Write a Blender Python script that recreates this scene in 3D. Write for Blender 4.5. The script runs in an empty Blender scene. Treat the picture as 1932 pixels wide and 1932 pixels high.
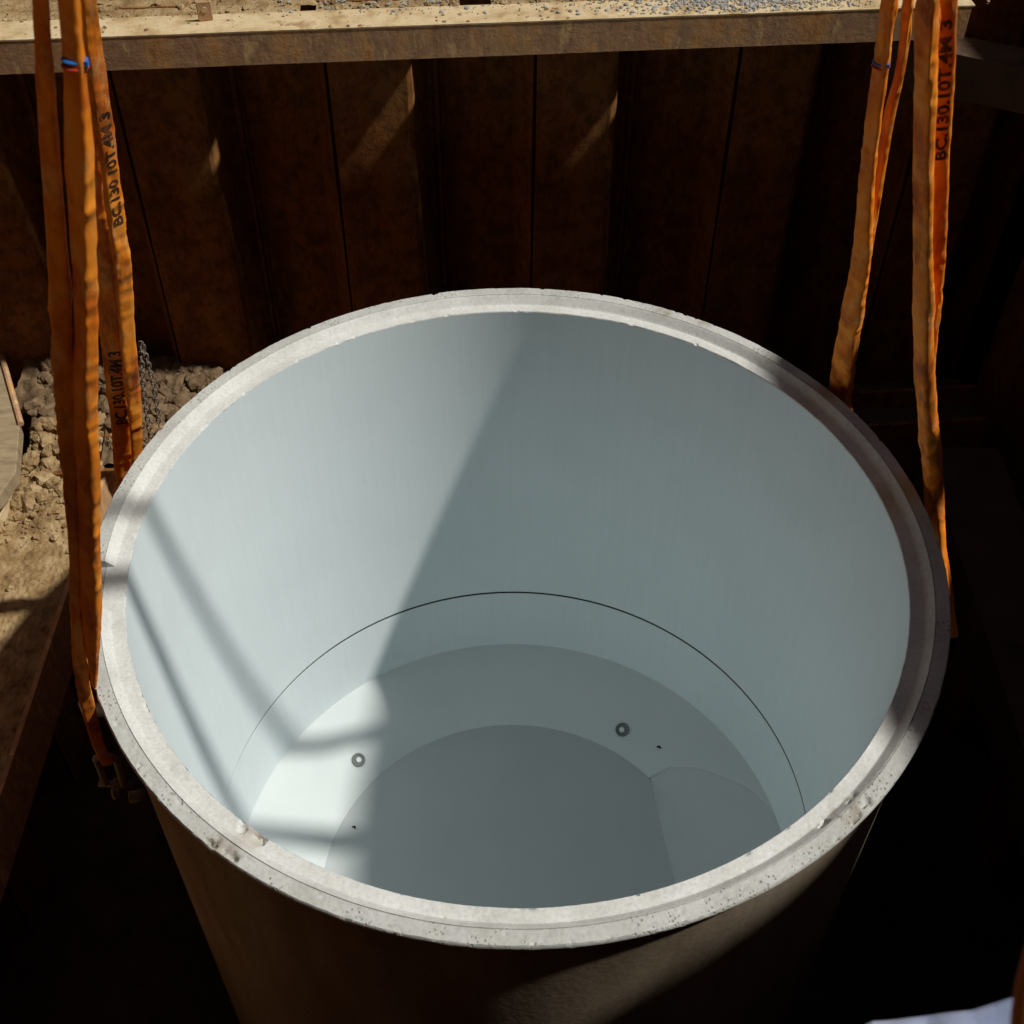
import bpy, math, random
import numpy as np
from mathutils import Vector, Matrix, noise
random.seed(7)
S = bpy.context.scene
COL = S.collection

# ------------------------------------------------------------------ camera
F_PX = 2319.95            # focal length for a picture 1932 px wide
PITCH, ROLL = 0.80855, 0.0070527
CAM = Vector((-0.019113, -2.692058, 2.947241))
FW = Vector((0, math.cos(PITCH), -math.sin(PITCH)))
R0 = Vector((1, 0, 0)); U0 = R0.cross(FW)
RT = math.cos(ROLL) * R0 + math.sin(ROLL) * U0
UP = -math.sin(ROLL) * R0 + math.cos(ROLL) * U0
cd = bpy.data.cameras.new('camera'); co = bpy.data.objects.new('camera', cd); COL.objects.link(co)
M = Matrix((RT, UP, -FW)).transposed().to_4x4(); M.translation = CAM
co.matrix_world = M
cd.sensor_width = 36; cd.lens = 36 * F_PX / 1932; cd.clip_start = 0.02; cd.clip_end = 500
S.camera = co
cd.dof.use_dof = True; cd.dof.focus_distance = 4.2; cd.dof.aperture_fstop = 5.6

# ------------------------------------------------------------------ light
SUN = Vector((1.0, -0.05, 1.37)).normalized()
elev = math.asin(SUN.z)
w = bpy.data.worlds.new('World'); S.world = w; w.use_nodes = True
nt = w.node_tree
sky = nt.nodes.new('ShaderNodeTexSky'); sky.sky_type = 'NISHITA'; sky.sun_disc = False
sky.sun_elevation = elev; sky.sun_rotation = math.atan2(SUN.x, SUN.y)
bg = nt.nodes['Background']; bg.inputs[1].default_value = 0.05
nt.links.new(sky.outputs[0], bg.inputs[0])
sd = bpy.data.lights.new('sun', 'SUN'); sd.energy = 5.0; sd.angle = math.radians(1.9); sd.color = (1.0, 0.96, 0.89)
so = bpy.data.objects.new('sun', sd); COL.objects.link(so)
so.rotation_euler = SUN.to_track_quat('Z', 'Y').to_euler()
S.view_settings.view_transform = 'Standard'; S.view_settings.look = 'None'
S.view_settings.exposure = -0.45; S.view_settings.gamma = 1
S.cycles.max_bounces = 8; S.cycles.diffuse_bounces = 6


def ray(x, y):
    return (x - 966) * RT - (y - 966) * UP + F_PX * FW


def on_z(x, y, z):
    d = ray(x, y); return CAM + d * ((z - CAM.z) / d.z)


def on_plane(x, y, a, b):           # plane  Y = a + b*z
    d = ray(x, y); t = (a + b * CAM.z - CAM.y) / (d.y - b * d.z); return CAM + d * t


def on_wall(x, y, a, b):            # plane  Y = a + b*X
    d = ray(x, y); t = (a + b * CAM.x - CAM.y) / (d.y - b * d.x); return CAM + d * t


# ------------------------------------------------------------------ object helpers
def link(o, parent=None):
    COL.objects.link(o)
    if parent: o.parent = parent
    return o


def tag(o, label=None, cat=None, group=None, kind=None):
    if label: o['label'] = label
    if cat: o['category'] = cat
    if group: o['group'] = group
    if kind: o['kind'] = kind
    return o


def thing(name, label, cat, loc=(0, 0, 0), rz=0, group=None):
    o = bpy.data.objects.new(name, None); o.empty_display_size = .1
    o.location = loc; o.rotation_euler = (0, 0, rz)
    link(o); return tag(o, label, cat, group)


def build(name, V, F, mat, parent=None, smooth=False, attr=None, attr2=None):
    me = bpy.data.meshes.new(name)
    me.from_pydata([tuple(v) for v in V], [], F)
    me.materials.append(mat)
    if smooth: me.shade_smooth()
    if attr2 is not None:
        a = me.attributes.new('ledge', 'FLOAT', 'POINT'); a.data.foreach_set('value', attr2)
    if attr is not None:
        a = me.attributes.new('stain', 'FLOAT', 'POINT'); a.data.foreach_set('value', attr)
    me.validate(); me.update()
    o = bpy.data.objects.new(name, me)
    return link(o, parent)


class MB:
    def __init__(s): s.V = []; s.F = []

    def add(s, V, F):
        n = len(s.V); s.V += [Vector(v) for v in V]; s.F += [tuple(i + n for i in f) for f in F]

    def box(s, a, b, mtx=None):
        P = [Vector((x, y, z)) for x in (a[0], b[0]) for y in (a[1], b[1]) for z in (a[2], b[2])]
        if mtx: P = [mtx @ p for p in P]
        s.add(P, [(0, 1, 3, 2), (4, 6, 7, 5), (0, 4, 5, 1), (2, 3, 7, 6), (0, 2, 6, 4), (1, 5, 7, 3)])

    def tube(s, pts, rad, n=8, closed=False):
        m = len(pts); rings = []; prev = None
        for i, p in enumerate(pts):
            a = pts[(i - 1) % m] if (closed or i > 0) else p
            b = pts[(i + 1) % m] if (closed or i < m - 1) else p
            t = (b - a).normalized()
            if prev is None:
                n1 = t.orthogonal().normalized()
            else:
                n1 = (prev - t * prev.dot(t)).normalized()
            prev = n1; n2 = t.cross(n1)
            r = rad[i] if isinstance(rad, (list, tuple)) else rad
            rings.append([p + r * (math.cos(2 * math.pi * k / n) * n1 + math.sin(2 * math.pi * k / n) * n2) for k in range(n)])
        V = [v for rg in rings for v in rg]; F = []
        for i in range(m if closed else m - 1):
            j = (i + 1) % m
            for k in range(n):
                F.append((i * n + k, i * n + (k + 1) % n, j * n + (k + 1) % n, j * n + k))
        if not closed:
            F.append(tuple(range(n))[::-1]); F.append(tuple((m - 1) * n + k for k in range(n)))
        s.add(V, F)

    def build(s, name, mat, parent=None, smooth=False):
        return build(name, s.V, s.F, mat, parent, smooth)


def bevel(o, wd, seg=2):
    m = o.modifiers.new('bevel', 'BEVEL'); m.width = wd; m.segments = seg; m.limit_method = 'ANGLE'
    return o


# ------------------------------------------------------------------ materials
def material(name, rough=.85, spec=.3):
    m = bpy.data.materials.new(name); m.use_nodes = True
    b = m.node_tree.nodes['Principled BSDF']
    b.inputs['Roughness'].default_value = rough
    b.inputs['Specular IOR Level'].default_value = spec
    return m, m.node_tree, b


def coords(nt, scale=(1, 1, 1)):
    tc = nt.nodes.new('ShaderNodeTexCoord'); mp = nt.nodes.new('ShaderNodeMapping')
    mp.inputs['Scale'].default_value = scale
    nt.links.new(tc.outputs['Object'], mp.inputs['Vector']); return mp.outputs[0]


def noise_tex(nt, vec, scale, detail=6, rough=.6):
    n = nt.nodes.new('ShaderNodeTexNoise'); n.inputs['Scale'].default_value = scale
    n.inputs['Detail'].default_value = detail; n.inputs['Roughness'].default_value = rough
    nt.links.new(vec, n.inputs['Vector']); return n.outputs[0]


def ramp(nt, fac, stops):
    r = nt.nodes.new('ShaderNodeValToRGB'); el = r.color_ramp.elements
    while len(el) < len(stops): el.new(.5)
    for e, (p, c) in zip(el, stops): e.position = p; e.color = (*c, 1)
    nt.links.new(fac, r.inputs[0]); return r.outputs[0]


def mix(nt, a, b, fac, mode='MIX'):
    n = nt.nodes.new('ShaderNodeMix'); n.data_type = 'RGBA'; n.blend_type = mode
    for s, v in ((0, fac), (6, a), (7, b)):
        if hasattr(v, 'links'): nt.links.new(v, n.inputs[s])
        else: n.inputs[s].default_value = v if s == 0 else (*v, 1)
    return n.outputs[2]


def bump(nt, bsdf, h, strength=.3, dist=.01):
    b = nt.nodes.new('ShaderNodeBump'); b.inputs['Strength'].default_value = strength
    b.inputs['Distance'].default_value = dist
    nt.links.new(h, b.inputs['Height']); nt.links.new(b.outputs[0], bsdf.inputs['Normal'])


def mat_noise(name, stops, scale, rough=.9, bs=.4, bd=.01, stretch=(1, 1, 1), bscale=None, spec=.25):
    m, nt, b = material(name, rough, spec)
    v = coords(nt, stretch)
    nt.links.new(ramp(nt, noise_tex(nt, v, scale), stops), b.inputs['Base Color'])
    bump(nt, b, noise_tex(nt, coords(nt), bscale or scale * 4, 8), bs, bd)
    return m


def mat_lining():
    m, nt, b = material('smooth_concrete_lining', .7, .3)
    v = coords(nt, (1, 1, .035))
    fine = ramp(nt, noise_tex(nt, v, 55, 3), [(.35, (.695, .775, .800)), (.62, (.715, .795, .820))])
    big = ramp(nt, noise_tex(nt, coords(nt), 1.3, 4), [(.35, (.95, .95, .95)), (.52, (.985, .985, .985)), (.65, (1, 1, 1))])
    c = mix(nt, fine, big, 1.0, 'MULTIPLY')
    # faint rubbed marks
    sc_ = ramp(nt, noise_tex(nt, coords(nt, (1, 1, .4)), 9, 8, .75), [(.60, (1, 1, 1)), (.72, (.93, .93, .91))])
    c = mix(nt, c, sc_, 1.0, 'MULTIPLY')
    # pale lime runs, strongest just below the rim
    st = ramp(nt, noise_tex(nt, coords(nt, (1, 1, .03)), 34, 2), [(.60, (0, 0, 0)), (.68, (1, 1, 1))])
    tc = nt.nodes.new('ShaderNodeTexCoord'); sx = nt.nodes.new('ShaderNodeSeparateXYZ')
    nt.links.new(tc.outputs['Object'], sx.inputs[0])
    mr = nt.nodes.new('ShaderNodeMapRange'); mr.inputs[1].default_value = 2.1; mr.inputs[2].default_value = 3.0
    mr.inputs[3].default_value = 0; mr.inputs[4].default_value = .45
    nt.links.new(sx.outputs[2], mr.inputs[0])
    mu = nt.nodes.new('ShaderNodeMath'); mu.operation = 'MULTIPLY'
    nt.links.new(st, mu.inputs[0]); nt.links.new(mr.outputs[0], mu.inputs[1])
    c = mix(nt, c, (.74, .79, .80), mu.outputs[0])
    nt.links.new(c, b.inputs['Base Color'])
    bump(nt, b, noise_tex(nt, coords(nt), 60, 6), .12, .002)
    return m


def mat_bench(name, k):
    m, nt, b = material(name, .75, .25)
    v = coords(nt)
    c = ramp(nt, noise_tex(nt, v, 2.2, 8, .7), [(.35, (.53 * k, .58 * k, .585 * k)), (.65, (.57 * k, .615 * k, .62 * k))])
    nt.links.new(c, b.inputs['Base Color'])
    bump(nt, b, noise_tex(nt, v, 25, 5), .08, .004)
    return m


def mat_rim():
    m, nt, b = material('rough_cast_concrete', .9, .2)
    v = coords(nt)
    c = ramp(nt, noise_tex(nt, v, 5, 8, .65), [(.3, (.56, .57, .54)), (.5, (.67, .685, .66)), (.7, (.76, .78, .76))])
    g = ramp(nt, noise_tex(nt, v, 90, 6, .7), [(.3, (.80, .80, .79)), (.55, (1, 1, 1))])
    c = mix(nt, c, g, 1.0, 'MULTIPLY')
    at = nt.nodes.new('ShaderNodeAttribute'); at.attribute_name = 'stain'
    c = mix(nt, c, (.30, .235, .15), at.outputs['Fac'])
    # air holes: small, in drifts
    vo = nt.nodes.new('ShaderNodeTexVoronoi'); vo.inputs['Scale'].default_value = 75
    vo.inputs['Randomness'].default_value = 1; nt.links.new(v, vo.inputs['Vector'])
    hole = ramp(nt, vo.outputs['Distance'], [(.20, (1, 1, 1)), (.32, (0, 0, 0))])
    drift = ramp(nt, noise_tex(nt, v, 7, 3), [(.49, (0, 0, 0)), (.58, (1, 1, 1))])
    hm = mix(nt, hole, drift, 1.0, 'MULTIPLY')
    le = nt.nodes.new('ShaderNodeAttribute'); le.attribute_name = 'ledge'
    hm = mix(nt, (0, 0, 0), hm, le.outputs['Fac'])
    c = mix(nt, c, mix(nt, c, (.80, .80, .79), 1.0, 'MULTIPLY'), le.outputs['Fac'])
    c = mix(nt, c, (.40, .39, .35), hm)
    nt.links.new(c, b.inputs['Base Color'])
    inv = nt.nodes.new('ShaderNodeInvert'); nt.links.new(hm, inv.inputs[1])
    b1 = nt.nodes.new('ShaderNodeBump'); b1.inputs['Strength'].default_value = .8; b1.inputs['Distance'].default_value = .004
    nt.links.new(inv.outputs[0], b1.inputs['Height'])
    b2 = nt.nodes.new('ShaderNodeBump'); b2.inputs['Strength'].default_value = .4; b2.inputs['Distance'].default_value = .003
    nt.links.new(noise_tex(nt, v, 110, 8, .7), b2.inputs['Height']); nt.links.new(b1.outputs[0], b2.inputs['Normal'])
    nt.links.new(b2.outputs[0], b.inputs['Normal'])
    return m


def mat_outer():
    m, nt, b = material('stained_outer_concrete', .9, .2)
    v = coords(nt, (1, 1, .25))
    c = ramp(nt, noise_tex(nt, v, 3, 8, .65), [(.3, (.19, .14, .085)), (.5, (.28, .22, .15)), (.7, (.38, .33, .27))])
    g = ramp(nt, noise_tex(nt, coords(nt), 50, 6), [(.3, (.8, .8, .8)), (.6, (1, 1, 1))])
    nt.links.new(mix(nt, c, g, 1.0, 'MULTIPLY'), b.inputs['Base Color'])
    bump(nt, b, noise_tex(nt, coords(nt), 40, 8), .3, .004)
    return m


def mat_orange():
    m, nt, b = material('orange_woven_sleeve', .75, .25)
    v = coords(nt, (1, 1, .35))
    c = ramp(nt, noise_tex(nt, v, 13, 5, .6), [(.22, (.28, .065, .008)), (.38, (.62, .14, .008)), (.55, (.88, .265, .012)), (.8, (.88, .36, .05))])
    du = ramp(nt, noise_tex(nt, coords(nt, (1, 1, .6)), 22, 6, .75), [(.50, (0, 0, 0)), (.68, (.55, .55, .55))])
    c = mix(nt, c, (.78, .46, .17), du)
    d = ramp(nt, noise_tex(nt, v, 7, 5, .7), [(.34, (.42, .34, .28)), (.46, (1, 1, 1))])
    weave = nt.nodes.new('ShaderNodeTexWave'); weave.inputs['Scale'].default_value = 160
    weave.bands_direction = 'Z'; nt.links.new(coords(nt), weave.inputs['Vector'])
    nt.links.new(mix(nt, c, d, 1.0, 'MULTIPLY'), b.inputs['Base Color'])
    b1 = nt.nodes.new('ShaderNodeBump'); b1.inputs['Strength'].default_value = .9; b1.inputs['Distance'].default_value = .012
    rid = nt.nodes.new('ShaderNodeTexNoise'); rid.noise_type = 'RIDGED_MULTIFRACTAL'; rid.inputs['Scale'].default_value = 9; rid.inputs['Detail'].default_value = 3
    nt.links.new(coords(nt, (1, 1, 2.2)), rid.inputs['Vector']); nt.links.new(rid.outputs[0], b1.inputs['Height'])
    b2 = nt.nodes.new('ShaderNodeBump'); b2.inputs['Strength'].default_value = .3; b2.inputs['Distance'].default_value = .003
    nt.links.new(noise_tex(nt, coords(nt, (1, 1, .5)), 60, 6), b2.inputs['Height']); nt.links.new(b1.outputs[0], b2.inputs['Normal'])
    nt.links.new(b2.outputs[0], b.inputs['Normal'])
    return m


def mat_rust(name, stops, scale=4, bs=.5, lo=.45):
    m, nt, b = material(name, .85, .25)
    c = ramp(nt, noise_tex(nt, coords(nt, (1, 1, .3)), scale, 8, .65), stops)
    g = ramp(nt, noise_tex(nt, coords(nt, (1, 1, .5)), 38, 8, .75), [(.32, (lo, lo * .94, lo * .9)), (.50, (.95, .95, .95)), (.66, (1.0, .92, .80))])
    f = ramp(nt, noise_tex(nt, coords(nt), 14, 6, .7), [(.40, (min(1, lo + .17), min(1, lo + .15), min(1, lo + .15))), (.55, (1, 1, 1))])
    nt.links.new(mix(nt, mix(nt, c, g, 1.0, 'MULTIPLY'), f, 1.0, 'MULTIPLY'), b.inputs['Base Color'])
    bump(nt, b, noise_tex(nt, coords(nt), 45, 8, .7), bs, .008)
    return m


def flat(name, c, rough=.6, spec=.3, metal=0):
    m, nt, b = material(name, rough, spec); b.inputs['Base Color'].default_value = (*c, 1)
    b.inputs['Metallic'].default_value = metal
    v = noise_tex(nt, coords(nt), 120, 4); bump(nt, b, v, .2, .002)
    return m


LINING = mat_lining(); BENCH = mat_bench('smooth_benching_concrete', .99); BOWL = mat_bench('shade_toned_channel_concrete', .74); SIDE = mat_bench('side_channel_concrete', .90); RIM = mat_rim(); OUTER = mat_outer(); ORANGE = mat_orange()  # bowl: benching concrete darkened, its lack of light put into the colour
PILE = mat_rust('dark_rusty_pile_steel', [(.3, (.11, .040, .012)), (.5, (.31, .12, .031)), (.7, (.27, .15, .048))], 3)
BEAM = mat_rust('mottled_rusty_beam', [(.25, (.36, .13, .04)), (.40, (.72, .40, .16)), (.48, (.60, .38, .20)), (.57, (.50, .30, .18)), (.66, (.82, .58, .27)), (.78, (.46, .29, .17))], 9, .35, .72)
DUST = mat_noise('dusty_beam_top', [(.32, (.40, .27, .13)), (.46, (.58, .44, .25)), (.58, (.66, .53, .33)), (.72, (.36, .21, .09))], 9, .95, .5, .004)
SOIL = mat_noise('sandy_soil', [(.3, (.19, .115, .048)), (.46, (.34, .225, .105)), (.56, (.42, .30, .155)), (.7, (.52, .39, .22))], 12, .95, .8, .02)
DARKSOIL_SHADE = mat_noise('damp_soil_and_shade_tone', [(.3, (.07, .045, .03)), (.7, (.14, .09, .055))], 6, .95, .8, .03)  # pit floor soil, also the dark tone painted on steel in shade
BOARD = mat_noise('grimy_board', [(.3, (.22, .165, .10)), (.6, (.36, .28, .17))], 8, .9, .4, .004, (1, 3, 1))
RUBBLE = mat_noise('brown_rubble', [(.3, (.09, .055, .028)), (.7, (.25, .17, .095))], 20, .95, .6, .01)
GRAVEL = mat_noise('grey_gravel', [(.3, (.25, .25, .24)), (.7, (.50, .49, .46))], 20, .9, .5, .01)
STEEL = mat_noise('worn_chain_steel', [(.3, (.12, .08, .06)), (.7, (.28, .23, .19))], 30, .6, .3, .003, spec=.5)
INK = flat('black_ink', (.015, .013, .012), .8, .1)
PRINT = mat_noise('worn_black_print', [(.46, (.03, .02, .014)), (.66, (.20, .065, .012))], 45, .85, .2, .002)
SMUDGE = flat('muddy_orange', (.22, .075, .02), .9, .1)
SHADE_WINDOW_DARK = flat('shade_and_window_dark', (.02, .012, .008), .95, .1)  # flat dark for the painted shade lines on the piles and for panes
BLUE = flat('blue_plastic', (.02, .18, .62), .4, .5)
RED = flat('red_plastic', (.5, .05, .03), .4, .5)
SOCKET = flat('grey_socket_plastic', (.16, .18, .18), .6)
PLUG = flat('pale_socket_core', (.62, .68, .68), .7)
CLOTH = mat_noise('pale_blue_white_sheet', [(.3, (.22, .30, .52)), (.6, (.50, .54, .66))], 3, .8, .3, .01)

# ================================================================== the concrete ring
RO, RI, H = 1.3682, 1.25, 0.030
ZJ, ZB, ZBOT = -1.757, -2.18, -3.02
ring = thing('concrete_manhole_ring', 'large round pale concrete manhole shaft, open top, hanging in the orange slings', 'manhole shaft', (0, 0, ZBOT))
ring_off = Vector((0, 0, -ZBOT))
NA = 1200


def sm(a, b, x):
    t = max(0., min(1., (x - a) / (b - a))); return t * t * (3 - 2 * t)


# rim dents: (x, y, radius, depth)
dents = []
for px in [(540, 697, .017, .016), (571, 680, .018, .018), (555, 689, .011, .01), (1310, 652, .018, .018), (1338, 664, .016, .018), (1323, 658, .01, .01),
           (490, 1577, .013, .014), (481, 1571, .008, .01), (456, 1556, .013, .012), (412, 1588, .011, .007), (402, 1599, .014, .012), (394, 1592, .011, .011), (436, 1618, .013, .012), (444, 1623, .012, .013), (428, 1604, .010, .006), (452, 1597, .010, .007), (423, 1612, .008, .006),
           (1605, 1512, .009, .008), (1634, 1516, .013, .012), (1626, 1523, .009, .010), (1610, 1549, .012, .012), (1618, 1541, .008, .008), (1596, 1531, .008, .006), (1560, 1548, .012, .012), (1550, 1556, .009, .009), (1612, 1497, .008, .007),
           (863, 598, .016, .012), (430, 700, .01, .008), (1205, 560, .02, .008)]:
    P = on_z(px[0], px[1], -.01); dents.append((P.x, P.y, px[2], px[3]))
rnd = random.Random(3)
for i in range(230):
    if rnd.random() < .70:
        th = math.radians(rnd.gauss(-78, 30) if rnd.random() < .6 else rnd.gauss(-142, 10))
    else:
        th = rnd.uniform(0, 2 * math.pi)
    r = rnd.uniform(1.325, 1.366) if rnd.random() < .85 else rnd.uniform(1.255, 1.29)
    dents.append((r * math.cos(th), r * math.sin(th), rnd.uniform(.003, .0055), rnd.uniform(.002, .0045)))
for i in range(60):      # nicks along the inner and outer edges
    th = rnd.uniform(0, 2 * math.pi); r = RI if rnd.random() < .6 else RO
    dents.append((r * math.cos(th), r * math.sin(th), rnd.uniform(.004, .010), rnd.uniform(.004, .009)))
grid = {}
for d in dents:
    ang = math.atan2(d[1], d[0]); k = int((ang + math.pi) / (2 * math.pi) * 240)
    for j in (-2, -1, 0, 1, 2): grid.setdefault((k + j) % 240, []).append(d)
stains = [(on_z(418, 1606, 0), .06), (on_z(470, 1568, 0), .055), (on_z(1600, 1528, 0), .05), (on_z(1330, 610, 0), .035), (on_z(1255, 585, 0), .05), (on_z(520, 730, 0), .08)]
A0 = math.atan2(-.105, -1.29); A1 = math.atan2(-.285, -1.25)       # notch in the outer ledge


def notch(th, r):
    # th runs -pi..pi; the notch lies just past -pi
    return A0 < -1e-9 and (th > min(A0, A1) and th < max(A0, A1))


radii = list(np.linspace(RO, 1.3250, 10)) + [1.3238, 1.3222, 1.3206] + list(np.linspace(1.3195, 1.2935, 6)) + list(np.linspace(1.2925, RI + .002, 10))
def rim_z(r, nt_):
    if r > 1.32: z = 0
    elif r > 1.2932: z = -H * (1.32 - r) / .0268
    else: z = -H
    if nt_: z = min(z, -H)
    return z
V = []; F = []; AT = []
cols = len(radii) + 3
angs = sorted(set(list(np.linspace(-math.pi, math.pi, NA, endpoint=False)) + [A0, A0 - .0004, A1, A1 + .0004]))
NA2 = len(angs)
for th in angs:
    c, s = math.cos(th), math.sin(th); nt_ = min(A0, A1) <= th <= max(A0, A1)
    k = int((th + math.pi) / (2 * math.pi) * 240) % 240; near = grid.get(k, [])
    col = []
    def disp(r):
        x, y = r * c, r * s; z = rim_z(r, nt_)
        z += .0016 * noise.noise(Vector((x * 9, y * 9, 0))) + .0009 * noise.noise(Vector((x * 70, y * 70, 3)))
        if .0015 < r - 1.32 < .0030: z -= .0045 + .002 * noise.noise(Vector((x * 6, y * 6, 8)))
        if abs(r - 1.32) > .006:
            for d in near:
                q = math.hypot(x - d[0], y - d[1]) / d[2]
                if q < 1.7: z -= d[3] * (1 - sm(.55, 1.25, q + .55 * noise.noise(Vector((x * 110, y * 110, 1)))))
        return z
    jo = .0018 * noise.noise(Vector((c * 40, s * 40, 5))); ji = .0016 * noise.noise(Vector((c * 50, s * 50, 9)))
    zo = disp(RO); zi = disp(RI)
    col.append((RO * c, RO * s, zo - .016))
    col.append(((RO + jo) * c, (RO + jo) * s, zo - .006))
    for i, r in enumerate(radii):
        rr = r - .004 if i == 0 else r
        col.append(((rr + (jo if i == 0 else 0)) * c, (rr + (jo if i == 0 else 0)) * s, disp(r)))
    col.append(((RI + ji) * c, (RI + ji) * s, zi - .004))
    for v in col:
        a = 0
        for P, rad in stains:
            q = math.hypot(v[0] - P.x, v[1] - P.y) / rad
            if q < 1.3: a = max(a, (1 - sm(.4, 1.2, q)) * (.35 + .6 * noise.noise(Vector((v[0] * 30, v[1] * 30, 2)))))
        AT.append(max(0, min(.9, a)))
    V += [Vector(v) + ring_off for v in col]
m = len(radii) + 3
for i in range(NA2):
    j = (i + 1) % NA2
    for k in range(m - 1): F.append((i * m + k, i * m + k + 1, j * m + k + 1, j * m + k))
LEDGE = [1.0 if math.hypot(v.x, v.y) > 1.3203 else 0.0 for v in V]
rim = build('rim', V, F, RIM, ring, True, AT, LEDGE)
try: rim.data.set_sharp_from_angle(angle=math.radians(38))
except Exception: pass


def lathe(name, prof, mat, parent, n=360, zf=None):
    V = []; F = []
    for i in range(n):
        th = 2 * math.pi * i / n
        for (r, z) in prof:
            V.append(Vector((r * math.cos(th), r * math.sin(th), z)) + ring_off)
    k = len(prof)
    for i in range(n):
        j = (i + 1) % n
        for a in range(k - 1): F.append((i * k + a, i * k + a + 1, j * k + a + 1, j * k + a))
    return build(name, V, F, mat, parent, True)


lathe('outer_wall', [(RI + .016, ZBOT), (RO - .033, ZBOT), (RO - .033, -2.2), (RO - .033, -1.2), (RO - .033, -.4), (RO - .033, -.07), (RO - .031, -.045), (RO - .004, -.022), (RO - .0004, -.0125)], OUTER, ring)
lin = lathe('upper_lining', [(RI, -H - .004), (RI, -.3), (RI, -.8), (RI, -1.3), (RI, ZJ + .002), (RI + .012, ZJ + .001), (RI + .02, ZJ - .001)], LINING, ring)
lathe('joint_seal', [(RI + .010, ZJ + .004), (RI + .0012, ZJ + .001), (RI + .0012, ZJ - .012), (RI + .010, ZJ - .016)], INK, ring)
# the base section below the joint, a hair off centre so that the joint opens on the right
V = []; F = []; n = 360; k = 6
for i in range(n):
    th = 2 * math.pi * i / n; c, s = math.cos(th), math.sin(th)
    gap = .0020 + .0085 * sm(-.55, .6, math.cos(th - math.radians(62)))
    for r, z in ((RI + .02, ZJ - gap), (RI + .004, ZJ - gap), (RI + .0004, ZJ - gap - .001), (RI - .0001, -1.9), (RI - .0015, -2.05), (RI - .0015, -2.8)):
        V.append(Vector((r * c, r * s, z)) + ring_off)
for i in range(n):
    j = (i + 1) % n
    for a in range(k - 1): F.append((i * k + a, i * k + a + 1, j * k + a + 1, j * k + a))
o = build('base_lining', V, F, LINING, ring, True)
for q in (lin, o):
    try: q.data.set_sharp_from_angle(angle=math.radians(30))
    except Exception: pass

# benching, bowl and side channel
RB, ZBI = .895, -2.40
slope = (ZB - ZBI) / (RI - RB)
def cone_z(r): return ZBI + (r - RB) * slope
P0 = Vector((.678, .595)); TH0 = math.atan2(P0.y, P0.x)
# boundary of the side channel on the benching, in the plan (angle -> radius)
arcpts = [(TH0, RB), (math.radians(38.6), .985), (math.radians(33.2), 1.065), (math.radians(26.2), 1.135), (math.radians(20.0), 1.20), (math.radians(11.5), 1.25)]
def arc_r(th):
    t = abs(th)
    if t >= TH0: return RB
    if t <= arcpts[-1][0]: return RI
    for (a, ra), (b, rb) in zip(arcpts, arcpts[1:]):
        if b <= t <= a: return ra + (rb - ra) * sm(0, 1, (a - t) / (a - b)) if False else ra + (rb - ra) * (a - t) / (a - b)
    return RI
V = []; F = []
ths = sorted(list(np.linspace(-math.pi, math.pi, 360, endpoint=False)) + [TH0, -TH0])
NR = 12
for th in ths:
    r0 = arc_r(th)
    for i in range(NR):
        r = r0 + (RI - r0) * i / (NR - 1)
        lip = -.003 * (1 - sm(0, .02, r - r0)) if r0 < RI else 0
        V.append(Vector((r * math.cos(th), r * math.sin(th), cone_z(r) + lip)) + ring_off)
for i in range(len(ths)):
    j = (i + 1) % len(ths)
    for a in range(NR - 1): F.append((i * NR + a, i * NR + a + 1, j * NR + a + 1, j * NR + a))
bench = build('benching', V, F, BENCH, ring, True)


def line_x(y): return P0.x + (P0.y - abs(y)) * .155
def bowl_z(r): return ZBI - .004 - .13 * (1 - (min(r, RB) / RB) ** 2)
V = []; F = []; NR = 40
for th in ths:
    rm = RB
    if abs(th) < TH0:
        # radius at which the ray leaves through the line between bowl and channel
        lo, hi = .3, RB
        for _ in range(30):
            mid = (lo + hi) / 2
            if mid * math.cos(th) > line_x(mid * math.sin(th)): hi = mid
            else: lo = mid
        rm = hi
    for i in range(NR):
        f = (1 - (1 - i / (NR - 1)) ** 2)
        r = rm * f
        V.append(Vector((r * math.cos(th), r * math.sin(th), bowl_z(r))) + ring_off)
for i in range(len(ths)):
    j = (i + 1) % len(ths)
    for a in range(NR - 1): F.append((i * NR + a, i * NR + a + 1, j * NR + a + 1, j * NR + a))
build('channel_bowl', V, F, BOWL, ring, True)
V = []; F = []; NT = 60; NS = 24
for i in range(NT + 1):
    t = -1 + 2 * i / NT
    y = P0.y * t; xl = line_x(y); rl = math.hypot(xl, y)
    A = Vector((xl, y, bowl_z(rl)))
    th = TH0 * (1 if t > 0 else -1) * abs(t) ** .8
    r = arc_r(th); B = Vector((r * math.cos(th), r * math.sin(th), cone_z(r) - .004))
    for k in range(NS + 1):
        s = k / NS; P = A.lerp(B, s)
        P.z -= .06 * math.sin(math.pi * s) * (1 - abs(t)) ** .5 * (1 - .4 * s)
        V.append(P + ring_off)
for i in range(NT):
    for k in range(NS): a = i * (NS + 1) + k; F.append((a, a + 1, a + NS + 2, a + NS + 1))
build('side_channel', V, F, SIDE, ring, True)

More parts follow.
